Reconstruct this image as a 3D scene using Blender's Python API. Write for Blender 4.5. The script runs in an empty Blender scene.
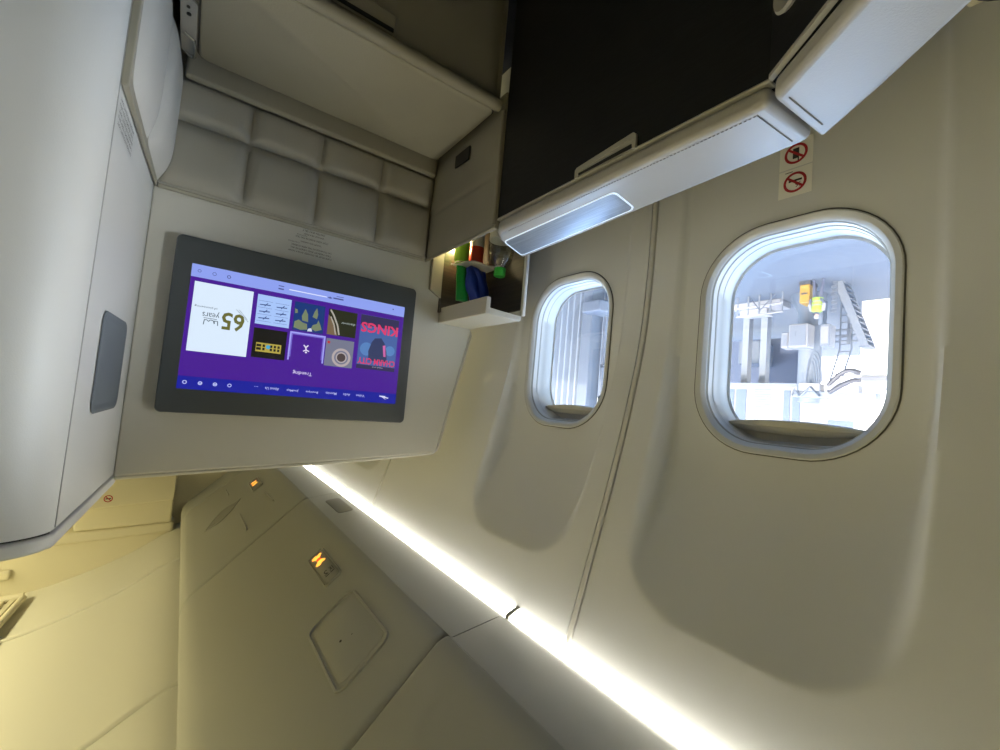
import bpy, bmesh, math, random
from mathutils import Vector, Matrix

random.seed(7)
S = bpy.context.scene
COL = S.collection
EYE = 1.15            # height of the camera above the cabin floor; all shapes below are in metres from the eye

# ------------------------------------------------------------------ camera (held upside down), world, sun, exposure
YAW, PITCH, ROLL, FPX = math.radians(35.48989298), math.radians(-3.64136158), math.radians(4.89641763), 441.1388
cy_, sy_ = math.cos(YAW), math.sin(YAW)
fwd = Vector((-sy_*math.cos(PITCH), cy_*math.cos(PITCH), math.sin(PITCH)))
r0 = Vector((cy_, sy_, 0)); u0 = r0.cross(fwd)
rgt = r0*math.cos(ROLL) + u0*math.sin(ROLL); upv = u0*math.cos(ROLL) - r0*math.sin(ROLL)
cam = bpy.data.objects.new('camera', bpy.data.cameras.new('camera')); COL.objects.link(cam)
cam.data.sensor_width = 36; cam.data.lens = FPX/1000*36; cam.data.clip_start = .02; cam.data.clip_end = 400
a, b, c = -rgt, -upv, -fwd                      # upside down: right and up both reversed
cam.matrix_world = Matrix(((a.x, b.x, c.x, 0), (a.y, b.y, c.y, 0), (a.z, b.z, c.z, EYE), (0, 0, 0, 1)))
S.camera = cam

W = bpy.data.worlds.new('sky'); S.world = W; W.use_nodes = True
nt = W.node_tree; bg = nt.nodes['Background']
sky = nt.nodes.new('ShaderNodeTexSky'); sky.sky_type = 'NISHITA'; sky.sun_disc = False
sky.sun_elevation = math.radians(32); sky.sun_rotation = math.radians(100); sky.air_density = 1.0; sky.dust_density = 1.5
nt.links.new(sky.outputs[0], bg.inputs[0]); bg.inputs[1].default_value = 1.3

def lamp(name, kind, loc, energy, color=(1, 1, 1), direction=None, **kw):
    d = bpy.data.lights.new(name, kind); d.energy = energy; d.color = color
    for k, v in kw.items():
        if hasattr(d, k): setattr(d, k, v)
        else: setattr(d.cycles, k, v)
    o = bpy.data.objects.new(name, d); COL.objects.link(o); o.location = (loc[0], loc[1], loc[2]+EYE)
    if direction: o.rotation_euler = Vector(direction).to_track_quat('-Z', 'Y').to_euler()
    return o
lamp('sun', 'SUN', (30, 10, 40), 4.5, (1, .95, .88), (-.93, -.14, -.34), angle=.01)

YC = [.337 + .545*k for k in (-4, -3, -2, -1, 0, 1, 3)]       # centres of the cabin windows along the wall
for yc in YC[1:]:                               # sampling portals for the daylight in each window
    lamp('window_portal', 'AREA', (-.925, yc, -.15), 1, direction=(1, 0, 0), shape='RECTANGLE', size=.30, size_y=.42, is_portal=True)
# warm wash lamps on top of the lockers, as aircraft cabins have
lamp('ceiling_wash', 'AREA', (1.35, 1.75, .62), 34, (1, .89, .50), (0, 0, 1), shape='RECTANGLE', size=.3, size_y=3.7)
lamp('ceiling_wash', 'AREA', (-.118, 1.1, .972), 4.0, (1, .90, .52), (.9, 0, .36), shape='RECTANGLE', size=.03, size_y=5)
lamp('column_fill', 'SPOT', (-.73, -.02, .06), 17, (.86, .94, 1), (.85, .84, -.25), spot_size=math.radians(42), spot_blend=.9, shadow_soft_size=.05)  # unseen spot added to brighten the entry column, no real fixture

V = S.view_settings
S.display_settings.display_device = 'sRGB'
V.view_transform = 'Standard'; V.look = 'None'; V.gamma = 1; V.exposure = 0.77; V.use_curve_mapping = False
S.cycles.use_denoising = True
S.cycles.max_bounces = 10; S.cycles.diffuse_bounces = 6; S.cycles.transparent_max_bounces = 12
S.cycles.sample_clamp_indirect = 4

# ------------------------------------------------------------------ materials
def mat(name, col, rough=.6, metal=0, emit=None, estr=0, bump=None, spec=.5, mottle=0, coat=0):
    m = bpy.data.materials.new(name); m.use_nodes = True
    n = m.node_tree; p = n.nodes['Principled BSDF']
    p.inputs['Base Color'].default_value = (*col, 1); p.inputs['Roughness'].default_value = rough
    p.inputs['Metallic'].default_value = metal; p.inputs['Specular IOR Level'].default_value = spec
    p.inputs['Coat Weight'].default_value = coat
    if emit:
        p.inputs['Emission Color'].default_value = (*emit, 1); p.inputs['Emission Strength'].default_value = estr
    tc = n.nodes.new('ShaderNodeTexCoord')
    if mottle:
        t = n.nodes.new('ShaderNodeTexNoise'); t.inputs['Scale'].default_value = 6; t.inputs['Detail'].default_value = 4
        n.links.new(tc.outputs['Object'], t.inputs['Vector'])
        r = n.nodes.new('ShaderNodeValToRGB')
        r.color_ramp.elements[0].position = .3; r.color_ramp.elements[1].position = .7
        r.color_ramp.elements[0].color = (*[x*(1-mottle) for x in col], 1); r.color_ramp.elements[1].color = (*[min(1, x*(1+mottle)) for x in col], 1)
        n.links.new(t.outputs['Fac'], r.inputs['Fac']); n.links.new(r.outputs[0], p.inputs['Base Color'])
    if bump:
        sc, st = bump
        t = n.nodes.new('ShaderNodeTexNoise'); t.inputs['Scale'].default_value = sc; t.inputs['Detail'].default_value = 3
        n.links.new(tc.outputs['Object'], t.inputs['Vector'])
        bb = n.nodes.new('ShaderNodeBump'); bb.inputs['Strength'].default_value = st; bb.inputs['Distance'].default_value = .002
        n.links.new(t.outputs['Fac'], bb.inputs['Height']); n.links.new(bb.outputs[0], p.inputs['Normal'])
    return m

def streaked(name, c1, c2, scale, rough, metal=0, coat=0):
    m = mat(name, c1, rough, metal, coat=coat); n = m.node_tree; p = n.nodes['Principled BSDF']
    tc = n.nodes.new('ShaderNodeTexCoord'); mp = n.nodes.new('ShaderNodeMapping'); mp.inputs['Scale'].default_value = scale
    t = n.nodes.new('ShaderNodeTexNoise'); t.inputs['Scale'].default_value = 1; t.inputs['Detail'].default_value = 6
    r = n.nodes.new('ShaderNodeValToRGB')
    r.color_ramp.elements[0].position = .35; r.color_ramp.elements[1].position = .65
    r.color_ramp.elements[0].color = (*c1, 1); r.color_ramp.elements[1].color = (*c2, 1)
    n.links.new(tc.outputs['Object'], mp.inputs[0]); n.links.new(mp.outputs[0], t.inputs['Vector'])
    n.links.new(t.outputs['Fac'], r.inputs['Fac']); n.links.new(r.outputs[0], p.inputs['Base Color'])
    return m

def glassy(name, tint=(1, 1, 1), gloss=.06, haze=0):
    m = bpy.data.materials.new(name); m.use_nodes = True; n = m.node_tree
    for x in list(n.nodes): n.nodes.remove(x)
    o = n.nodes.new('ShaderNodeOutputMaterial'); mx = n.nodes.new('ShaderNodeMixShader'); mx.inputs[0].default_value = gloss
    t = n.nodes.new('ShaderNodeBsdfTransparent'); t.inputs[0].default_value = (*tint, 1)
    g = n.nodes.new('ShaderNodeBsdfGlossy'); g.inputs['Roughness'].default_value = .03
    n.links.new(t.outputs[0], mx.inputs[1]); n.links.new(g.outputs[0], mx.inputs[2])
    if haze:                                              # thin translucent veil added so the view outside looks hazy
        h = n.nodes.new('ShaderNodeMixShader'); h.inputs[0].default_value = haze; l = n.nodes.new('ShaderNodeBsdfTranslucent'); l.inputs[0].default_value = (.9, .93, 1, 1)
        n.links.new(mx.outputs[0], h.inputs[1]); n.links.new(l.outputs[0], h.inputs[2]); mx = h
    n.links.new(mx.outputs[0], o.inputs[0])
    return m

def glow(name, col, st=1.0):
    m = bpy.data.materials.new(name); m.use_nodes = True; n = m.node_tree
    p = n.nodes['Principled BSDF']; p.inputs['Base Color'].default_value = (.01, .01, .01, 1); p.inputs['Roughness'].default_value = .25
    p.inputs['Specular IOR Level'].default_value = .3
    p.inputs['Emission Color'].default_value = (*col, 1); p.inputs['Emission Strength'].default_value = st
    return m

M = dict(
    wall=mat('sidewall_plastic', (.685, .69, .69), .55, bump=(900, .12)),
    frame=mat('window_plastic', (.60, .605, .60), .4),
    shade=mat('shade_plastic', (.56, .54, .47), .5),
    gasket=mat('dark_gasket', (.09, .085, .075), .7),
    trim=mat('trim_strip_plastic', (.60, .59, .55), .4),
    bin=mat('locker_plastic', (.40, .40, .355), .5, bump=(900, .1)),
    binplate=mat('locker_plate_plastic', (.37, .365, .32), .5),
    valance=mat('valance_plastic', (.47, .465, .42), .5, bump=(900, .1)),
    lens=mat('lit_lens', (.9, .88, .8), .4, emit=(1, .96, .82), estr=9.5),
    grille=mat('grille_plastic', (.33, .32, .28), .7),
    orange=glow('lit_orange', (1, .33, .04), 1.4), red=glow('lit_red', (.8, .03, .01), .9),
    ink=mat('dark_print', (.04, .04, .035), .8),
    front=mat('partition_laminate', (.52, .50, .435), .55, bump=(700, .08)),
    column=mat('column_paint', (.60, .605, .60), .52, metal=.08, bump=(700, .08)),
    slate=mat('slate_plastic', (.12, .14, .16), .55),
    housing=mat('monitor_plastic', (.048, .056, .060), .5),
    leather=mat('taupe_leather', (.31, .29, .24), .55, bump=(500, .25), mottle=.06),
    wingleather=mat('grey_leather', (.50, .49, .46), .55, bump=(500, .25), mottle=.04),
    board=mat('ottoman_board', (.33, .31, .24), .6, bump=(300, .2), mottle=.05),
    ottoframe=mat('ottoman_plastic', (.30, .28, .22), .5),
    wood=streaked('black_wood_veneer', (.004, .004, .0045), (.010, .010, .011), (6, 30, 500), .55),
    edge=mat('console_edging', (.40, .39, .36), .4),
    pad=mat('armrest_leather', (.40, .39, .375), .42, bump=(450, .12), mottle=.05),
    seam=mat('stitching', (.24, .235, .225), .8),
    brushed=streaked('brushed_metal', (.30, .34, .40), (.46, .50, .57), (700, 12, 40), .5, metal=.6),
    ringlight=mat('lit_ring', (.8, .85, .9), .4, emit=(.62, .80, 1), estr=.32),
    chrome=mat('chrome', (.75, .75, .75), .15, metal=1),
    black=mat('black_plastic', (.012, .012, .013), .45),
    nook=streaked('dark_nook_lining', (.03, .022, .014), (.055, .04, .025), (5, 5, 300), .45),
    cream=mat('cream_plastic', (.70, .65, .48), .5),
    ceil=mat('ceiling_plastic', (.68, .66, .56), .6, bump=(700, .08)),
    floor=mat('carpet', (.05, .055, .07), .95, bump=(400, .6), mottle=.2),
    white=mat('white_plastic', (.80, .80, .78), .45),
    placard=mat('placard_film', (.90, .89, .82), .35), signred=mat('sign_red', (.42, .025, .03), .5),
    pane=glassy('cabin_pane', haze=.012), clear=glassy('clear_bottle', (.90, .93, .93), .14),
)

# ------------------------------------------------------------------ mesh helpers
OR = {}
class MB:
    def __init__(s): s.v, s.f = [], []
    def add(s, vs, fs):
        n = len(s.v); s.v += [tuple(p) for p in vs]; s.f += [tuple(i+n for i in f) for f in fs]; return s
    def box(s, x0, x1, y0, y1, z0, z1):
        return s.add([(x, y, z) for z in (z0, z1) for y in (y0, y1) for x in (x0, x1)],
                     [(0, 2, 3, 1), (4, 5, 7, 6), (0, 1, 5, 4), (2, 6, 7, 3), (0, 4, 6, 2), (1, 3, 7, 5)])
    def prism(s, poly, vec):
        n = len(poly); vec = Vector(vec)
        vs = [Vector(p) for p in poly] + [Vector(p)+vec for p in poly]
        return s.add(vs, [tuple(range(n))[::-1], tuple(range(n, 2*n))] + [(i, (i+1) % n, n+(i+1) % n, n+i) for i in range(n)])
    def loft(s, rings, cap0=True, cap1=True):
        n = len(rings[0]); vs = [p for r in rings for p in r]; fs = []
        for k in range(len(rings)-1):
            for i in range(n):
                j = (i+1) % n; fs.append((k*n+i, k*n+j, (k+1)*n+j, (k+1)*n+i))
        if cap0: fs.append(tuple(range(n))[::-1])
        if cap1: fs.append(tuple(range((len(rings)-1)*n, len(rings)*n)))
        return s.add(vs, fs)
    def tube(s, pts, r, n=8):
        pts = [Vector(p) for p in pts]; rings = []; up = None
        for i, p in enumerate(pts):
            t = (pts[min(i+1, len(pts)-1)] - pts[max(i-1, 0)]).normalized()
            if up is None: up = t.orthogonal().normalized()
            up = (up - t*up.dot(t)).normalized(); w = t.cross(up)
            rr = r[i] if isinstance(r, (list, tuple)) else r
            rings.append([p + (up*math.cos(2*math.pi*k/n) + w*math.sin(2*math.pi*k/n))*rr for k in range(n)])
        return s.loft(rings)
    def lathe(s, base, prof, n=24, axis=(0, 0, 1)):
        q = Vector(axis).to_track_quat('Z', 'Y')
        return s.loft([[Vector(base) + q @ Vector((r*math.cos(2*math.pi*k/n), r*math.sin(2*math.pi*k/n), z)) for k in range(n)] for r, z in prof])
    def grid(s, f, nu, nv):
        vs = [f(i/nu, j/nv) for j in range(nv+1) for i in range(nu+1)]
        return s.add(vs, [(j*(nu+1)+i, j*(nu+1)+i+1, (j+1)*(nu+1)+i+1, (j+1)*(nu+1)+i) for j in range(nv) for i in range(nu)])
    def pts2(s, tri, f):                                  # a flat 2D mesh (verts, faces) mapped onto a surface by f(u, v)
        return s.add([f(u, v) for u, v in tri[0]], tri[1])

def build(name, mb, m, parent=None, bev=0, angle=38, seg=2, closed=True, stuff=False):
    me = bpy.data.meshes.new(name)
    xs, ys, zs = zip(*mb.v)
    o0 = Vector(((min(xs)+max(xs))/2, (min(ys)+max(ys))/2, min(zs)+EYE))
    me.from_pydata([(x-o0.x, y-o0.y, z+EYE-o0.z) for x, y, z in mb.v], [], mb.f)
    bm = bmesh.new(); bm.from_mesh(me)
    if closed: bmesh.ops.recalc_face_normals(bm, faces=bm.faces)
    bm.to_mesh(me); bm.free()
    me.polygons.foreach_set('use_smooth', [True]*len(me.polygons)); me.set_sharp_from_angle(angle=math.radians(angle))
    me.materials.append(M[m] if isinstance(m, str) else m)
    o = bpy.data.objects.new(name, me); COL.objects.link(o); o.location = o0
    if parent: o.parent = parent
    if bev:
        bv = o.modifiers.new('bevel', 'BEVEL'); bv.width = bev; bv.segments = seg; bv.limit_method = 'ANGLE'; bv.angle_limit = math.radians(35)
    if stuff: o['kind'] = 'stuff'
    OR[o.name] = o0
    return o
def tag(o, label, cat, group=None):
    o['label'] = label; o['category'] = cat
    if group: o['group'] = group
    return o
def thing(name, label, cat, group=None):
    o = bpy.data.objects.new(name, None); COL.objects.link(o); o.empty_display_size = .05
    return tag(o, label, cat, group)
def struct(o): o['kind'] = 'structure'; return o

def bump01(t): return max(0, min(1, t))
def sst(t): t = bump01(t); return t*t*(3-2*t)
def rrect(a, b, r, n=10, c=(0, 0)):                       # outline of a rounded rectangle, half sizes a, b
    out = []
    for q, (sx, sy) in enumerate(((1, 1), (-1, 1), (-1, -1), (1, -1))):
        for k in range(n+1):
            t = math.pi/2*(q + k/n); out.append((c[0]+sx*(a-r)+r*math.cos(t), c[1]+sy*(b-r)+r*math.sin(t)))
    return out
def lerp_table(T, z):
    if z <= T[0][0]: return T[0][1]
    for i in range(len(T)-1):
        if z <= T[i+1][0]:
            p0, p1, p2, p3 = T[max(i-1, 0)], T[i], T[i+1], T[min(i+2, len(T)-1)]
            h = p2[0]-p1[0]; t = (z-p1[0])/h
            m1 = (p2[1]-p0[1])/(p2[0]-p0[0])*h; m2 = (p3[1]-p1[1])/(p3[0]-p1[0])*h
            return (2*t**3-3*t*t+1)*p1[1] + (t**3-2*t*t+t)*m1 + (-2*t**3+3*t*t)*p2[1] + (t**3-t*t)*m2
    return T[-1][1]

_font = {}
def text2(body, size=1.0, bold=0):                        # text as a flat mesh: (2D verts, faces), left aligned, baseline at 0
    cu = bpy.data.curves.new('lettering', 'FONT'); cu.body = body; cu.size = size; cu.resolution_u = 2; cu.offset = bold
    ob = bpy.data.objects.new('lettering', cu); COL.objects.link(ob)
    me = bpy.data.meshes.new_from_object(ob.evaluated_get(bpy.context.evaluated_depsgraph_get()))
    r = ([(v.co.x, v.co.y) for v in me.vertices], [tuple(p.vertices) for p in me.polygons])
    bpy.data.objects.remove(ob); bpy.data.curves.remove(cu); bpy.data.meshes.remove(me)
    return r
def fit(tri, x0, x1, y0, y1):                             # stretch a 2D mesh into a rectangle
    us = [p[0] for p in tri[0]]; vs = [p[1] for p in tri[0]]
    a0, a1, b0, b1 = min(us), max(us), min(vs), max(vs)
    return ([(x0+(u-a0)/(a1-a0)*(x1-x0), y0+(v-b0)/(b1-b0)*(y1-y0)) for u, v in tri[0]], tri[1])
def circ2(cx, cy, r, n=24): return [(cx+r*math.cos(2*math.pi*k/n), cy+r*math.sin(2*math.pi*k/n)) for k in range(n)]
def poly2(p): return (list(p), [tuple(range(len(p)))])
def ring2(cx, cy, r, w, n=32):
    o, i = circ2(cx, cy, r, n), circ2(cx, cy, r-w, n)
    return (o+i, [(k, (k+1) % n, n+(k+1) % n, n+k) for k in range(n)])
def line2(pts, w):
    vs, fs = [], []
    for (x0, y0), (x1, y1) in zip(pts, pts[1:]):
        L = math.hypot(x1-x0, y1-y0) or 1; nx, ny = -(y1-y0)/L*w/2, (x1-x0)/L*w/2; n = len(vs)
        vs += [(x0+nx, y0+ny), (x1+nx, y1+ny), (x1-nx, y1-ny), (x0-nx, y0-ny)]; fs.append((n, n+1, n+2, n+3))
    return (vs, fs)

# ------------------------------------------------------------------ side wall with sculpted window recesses
BASE = [(-1.2, -.79), (-.8, -.828), (-.5, -.836), (-.2, -.824), (0, -.785), (.18, -.735), (.43, -.657), (.46, -.647)]
DEPTH = [(-1.2, .004), (-.75, .008), (-.35, .013), (-.2, .017), (0, .050), (.15, .075), (.36, .09), (.5, .09)]
ZLOBE, HW = .334, .208
JOINTS = (-1.565, -.475, .615, 1.705, 2.795)
def Xb(z): return lerp_table(BASE, z)
def Xr(z):
    D = lerp_table(DEPTH, z); dv = ZLOBE - z
    return Xb(z) - (D*math.tanh(.35*dv/D) if dv > 0 else 0)
def recess(y, z):                                         # depth of the window pan: a crease at its upper outline, steps at its sides
    for yc in YC:
        dy = abs(y-yc-.003)
        if dy >= HW: continue
        r = .135; k = max(0, dy-(HW-r)); dv = ZLOBE - r + math.sqrt(max(0, r*r-k*k)) - z
        if dv <= 0: return 0
        D = lerp_table(DEPTH, z); w = .014 + .022*sst((z+.1)/.35)
        return D*math.tanh(.35*dv/D)*sst((HW-dy)/w)
    return 0
def Xw(y, z):
    d = recess(y, z)
    for j in JOINTS:
        if abs(y-j) < .0085: d += .007
    return Xb(z) - d
def axis(lo, hi, fine0, fine1, df, dc, extra=()):
    out, t = [], lo
    while t < hi-1e-6:
        out.append(t); t += df if fine0 <= t < fine1 else dc
    return sorted(set([round(q, 5) for q in out+[hi]+list(extra)]))
ex = [j+s for j in JOINTS for s in (-.0095, -.0082, .0082, .0095)]
YS = axis(-1.9, 3.6, -.12, 2.3, .006, .02, ex); ZS = axis(-1.15, .448, -.62, .448, .006, .04)
WA, WB, WR, WZ = .157, .211, .120, -.161
def in_hole(y, z):
    for yc in YC:
        dy, dz = abs(y-yc), abs(z-WZ)
        if dy < WA+.02 and dz < WB+.02:
            qx, qz = dy-(WA-WR), dz-(WB-WR)
            if min(max(qx, qz), 0)+math.hypot(max(qx, 0), max(qz, 0))-WR+.004 < 0: return True
    return False
mb = MB(); ny = len(YS)
vs = [(Xw(y, z), y, z) for z in ZS for y in YS]; fs = []
for j in range(len(ZS)-1):
    for i in range(ny-1):
        if not in_hole((YS[i]+YS[i+1])/2, (ZS[j]+ZS[j+1])/2): fs.append((j*ny+i, j*ny+i+1, (j+1)*ny+i+1, (j+1)*ny+i))
mb.add(vs, fs)
wl = build('wall_left', mb, 'wall', closed=False, angle=60); struct(wl)
for k, j in enumerate(JOINTS):                            # joint strips between the panels
    t = MB(); zz = [-1.1+.0516*i for i in range(31)]
    t.loft([[(Xb(z)+dx, j+dy, z) for dx, dy in ((-.008, -.005), (.0015, -.005), (.0025, -.003), (.0025, .003), (.0015, .005), (-.008, .005))] for z in zz])
    struct(build('trim_%d' % (k+1), t, 'trim'))

def make_window(k, yc):
    w = bpy.data.objects.new('window_%d' % (k+1), None); COL.objects.link(w); struct(w)
    def ring(inset, dep, flat):
        out = []
        for u, v in rrect(WA-inset, WB-inset, max(WR-inset, .03), 12):
            z = WZ+v; xs = Xr(z)*(1-flat) + (-.838)*flat
            out.append((xs-dep, yc+u, z))
        return out
    P = [(0, .012, 0), (0, -.003, 0), (.002, -.004, 0), (.010, -.002, 0), (.0165, .005, .1), (.0172, .008, .2), (.0174, .012, .3), (.0190, .012, .3),
         (.0195, .026, .5), (.0208, .028, .6), (.0212, .046, .8), (.0222, .048, .9), (.0235, .078, 1), (.0285, .080, 1)]
    f = MB(); f.loft([ring(*q) for q in P], False, False)
    build('window_frame', f, 'frame', w, closed=False, angle=30)
    g = MB(); g.loft([ring(-.0020, .01, 0), ring(-.0020, -.0018, 0), ring(.0006, -.0022, 0), ring(.0006, .01, 0)], False, False)
    build('gasket', g, 'gasket', w, closed=False)
    g = MB(); g.loft([ring(.0171, .0075, .2), ring(.0186, .0118, .3)], False, False)
    g.loft([ring(.0200, .0265, .55), ring(.0210, .0300, .65)], False, False)
    build('seal', g, 'grille', w, closed=False)
    p = MB(); p.loft([ring(.025, .0785, 1), ring(.025, .0815, 1)])
    build('pane', p, 'pane', w)
    out = rrect(WA-.0235, WB-.0235, WR-.0235, 12); zs = -.006-WZ    # shade pushed up into the top of the opening
    top = [(u, v) for u, v in out if v > zs]
    top = sorted(top, key=lambda q: math.atan2(q[1]-zs+.02, q[0]))
    a_ = WA-.0235
    poly = [(a_*(1-2*i/12), zs+.004-.010*(1-(1-2*i/12)**2)) for i in range(12, -1, -1)] + top
    s = MB(); s.prism([(-.838-.058, yc+u, WZ+v) for u, v in poly], (-.008, 0, 0))
    so = build('shade', s, 'shade', w)
    l = MB(); rows = []
    for i in range(21):
        t = -1+2*i/20; y = yc+t*a_*.985; z0 = WZ+zs+.003-.010*(1-t*t); h = .006+.020*(1-t*t); d = .006+.018*(1-t*t)
        rows.append([(-.838-.056, y, z0), (-.838-.056+d, y, z0+.002), (-.838-.056+d, y, z0+h*.5), (-.838-.056+d*.4, y, z0+h), (-.838-.056, y, z0+h)])
    l.loft(rows); build('pull_lip', l, 'shade', so)
    return w
for k, yc in enumerate(YC[1:]): make_window(k, yc)

# ------------------------------------------------------------------ the rest of the cabin shell
b = MB(); b.box(-.80, 3.0, -1.9, 3.7, -1.20, -1.15); struct(build('floor', b, 'floor'))
ZP = [(-.24, .955), (-.12, .985), (-.04, 1.01), (.15, 1.13), (.36, 1.225), (.56, 1.29), (.9, 1.345), (1.4, 1.36), (2.0, 1.32), (3.0, 1.1)]
EDG = [-1.9, -.65, .56, 1.77, 2.98, 3.72]
b = MB()
for y0, y1 in zip(EDG, EDG[1:]):
    n = 140; pr = []
    for i in range(n+1):
        x = -.24 + 3.24*i/n; pr.append((x, lerp_table(ZP, x)))
    b.loft([[(x, y, z) for x, z in pr]+[(x, y, z+.05) for x, z in pr[::-1]] for y in (y0+.004, y1-.004)])
struct(build('ceiling', b, 'ceil', angle=30))
for k, y in enumerate(EDG[1:-1]):                         # beads that cover the ceiling joints
    t = MB(); t.tube([(-.2+3.1*i/30, y, lerp_table(ZP, -.2+3.1*i/30)-.002) for i in range(31)], .010, 8); struct(build('trim_%d' % (k+11), t, 'ceil'))
b = MB(); b.box(3.0, 3.05, -1.9, 3.7, -1.15, 1.3); struct(build('wall_right', b, 'ceil'))
b = MB(); b.box(-.9, 3.05, -1.95, -1.9, -1.15, 1.5); struct(build('wall_back', b, 'ceil'))
b = MB(); b.box(-.9, 3.05, 3.72, 3.77, -1.15, 1.5); struct(build('wall_front', b, 'cream'))
b = MB(); b.prism([(-1.0, -1.95, 1.06), (.25, -1.95, 1.42), (3.05, -1.95, 1.50), (3.05, -1.95, 1.56), (.25, -1.95, 1.48), (-1.0, -1.95, 1.12)], (0, 5.7, 0)); struct(build('ceiling_skin', b, 'white'))
b = MB(); b.prism([(-.74, -1.95, .47), (-1.0, -1.95, 1.06), (-1.0, -1.95, 1.12), (-.78, -1.95, .47)], (0, 5.7, 0)); struct(build('wall_left_skin', b, 'white'))

b = MB()
b.loft([[(x, y, z) for x, z in ((-1.02, 1.08), (-.6, 1.75), (.4, 2.5), (2.2, 3.0), (4.0, 2.5), (5.2, 1.4), (5.5, -.3), (5.2, -1.6), (4.0, -3.2), (2.2, -4.0), (.4, -3.2), (-.55, -2.0), (-.86, -1.25), (-.80, -1.30), (4.9, -1.30), (4.9, 1.7), (.3, 1.7))] for y in (-26, 22)])
struct(build('fuselage_shell', b, 'white'))
# header on the far bulkhead with its sign box
t = thing('bulkhead_header', 'cream rounded header spanning the far bulkhead under the arched ceiling', 'header')
b = MB(); b.prism([(x, 3.71, z) for x, z in ((-.3, .985), (1.6, 1.10), (1.6, 1.40), (.9, 1.36), (.56, 1.30), (.28, 1.235), (-.06, 1.01), (-.3, .99))], (0, -.11, 0)); build('face', b, 'cream', t, bev=.02, seg=4)
b = MB(); b.prism([(x, 3.71, z) for x, z in ((-.05, .945), (1.6, 1.03), (1.6, 1.10), (-.05, 1.012))], (0, -.14, 0)); build('rail', b, 'cream', t, bev=.015, seg=4)
b = MB(); b.prism([(.66, 3.60, 1.155), (.80, 3.60, 1.155), (.80, 3.60, 1.21), (.66, 3.60, 1.21)], (0, -.025, 0)); build('pull', b, 'cream', t, bev=.012, seg=3)
t = thing('sign_box', 'cream box on the far bulkhead carrying a small red no smoking roundel', 'box')
b = MB(); b.prism([(-.035, 3.56, .70), (.43, 3.56, .70), (.43, 3.56, .965), (-.035, 3.56, .945)], (0, .15, 0)); build('body', b, 'cream', t, bev=.012, seg=3)
b = MB(); b.prism([(-.035, 3.50, .60), (.43, 3.50, .60), (.43, 3.50, .832), (-.035, 3.50, .79)], (0, .055, 0)); build('lower_panel', b, 'cream', t, bev=.008, seg=3)
b = MB()
for tri in (ring2(.285, .765, .021, .005), line2([(.270, .780), (.300, .750)], .005)): b.pts2(tri, lambda u, v: (u, 3.4985, v))
so = build('roundel', b, 'signred', t, closed=False)
b = MB(); b.pts2(line2([(.272, .764), (.298, .766)], .006), lambda u, v: (u, 3.4988, v)); build('cigarette_mark', b, 'ink', so, closed=False)
t = thing('ceiling_vent', 'slatted cream air vent at the centre of the ceiling by the far bulkhead', 'vent')
b = MB()
for i in range(7): b.prism([(.60+.04*i, 3.42, 1.29), (.62+.04*i, 3.42, 1.29), (.64+.04*i, 2.85, 1.28), (.62+.04*i, 2.85, 1.28)], (0, 0, -.03))
build('slats', b, 'cream', t)
b = MB(); b.tube([(.575, 3.44, 1.265), (.605, 2.8, 1.255)], .016, 10); build('side_rail', b, 'cream', t)
b = MB(); b.tube([(.575, 3.46, 1.265), (.95, 3.46, 1.30)], .022, 10); build('end_rail', b, 'cream', t)
b = MB(); b.box(.60, .90, 2.84, 3.43, 1.300, 1.312); build('backing', b, 'grille', t)

# ------------------------------------------------------------------ overhead lockers, valance, light strips
BSEAM = [-1.68, -.43, .805, 2.05, 3.31, 3.60]
PROF = [(-.517, .50), (-.516, .490), (-.508, .4832), (-.492, .480), (-.475, .487), (-.46, .50), (-.40, .5558), (-.30, .6488), (-.20, .7418), (-.13, .807), (-.105, .832), (-.088, .860), (-.082, .90), (-.086, .945), (-.10, .96), (-.52, .96)]
def BP(X, y, off): return (X+.681*off, y, .50+.93*(X+.46)-.732*off)
BINL = ['beige overhead locker behind the nearest one, past the end of the frame', 'nearest beige overhead locker, only a plain corner at the bottom of the photo', 'middle beige overhead locker with a hatch and a lit orange sign', 'farther beige overhead locker with a scoop latch and a small lit orange sign', 'farthest beige overhead locker, a sliver beside the far bulkhead']
bins = []
for k, (y0, y1) in enumerate(zip(BSEAM, BSEAM[1:])):
    if k == 0: bins.append(None); continue
    t = thing('overhead_locker', BINL[k], 'locker', 'overhead lockers above the windows'); bins.append(t)
    e = .008; rings = []
    for y, ins in ((y0+.001, .013), (y0+.004, .006), (y0+.010, .0018), (y0+.018, 0), (y1-.018, 0), (y1-.010, .0018), (y1-.004, .006), (y1-.001, .013)):
        cx, cz = -.33, .80; ring = []
        for x, z in PROF:
            L = math.hypot(x-cx, z-cz); ring.append((x+(cx-x)/L*ins, y, z+(cz-z)/L*ins))
        rings.append(ring)
    b = MB(); b.loft(rings); build('shell', b, 'bin', t, angle=32)
def plate(name, X0, X1, y0, y1, r, h, m, parent, lip=0):
    b = MB(); a_, b_ = (X1-X0)/2, (y1-y0)/2; cx, cy = (X0+X1)/2, (y0+y1)/2
    b.loft([[BP(cx+u, cy+v, q) for u, v in rrect(a_-i, b_-i, max(r-i, .003), 6)] for i, q in ((0, -.003), (0, h*.6), (.0015, h))])
    return build(name, b, m, parent)
def frame_(name, X0, X1, y0, y1, r, w, h, m, parent):
    b = MB(); a_, b_ = (X1-X0)/2, (y1-y0)/2; cx, cy = (X0+X1)/2, (y0+y1)/2
    b.loft([[BP(cx+u, cy+v, q) for u, v in rrect(a_-i, b_-i, max(r-i, .003), 6)] for i, q in ((0, -.003), (.002, h), (w-.002, h), (w, -.003))], False, False)
    return build(name, b, m, parent, closed=False)
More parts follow.
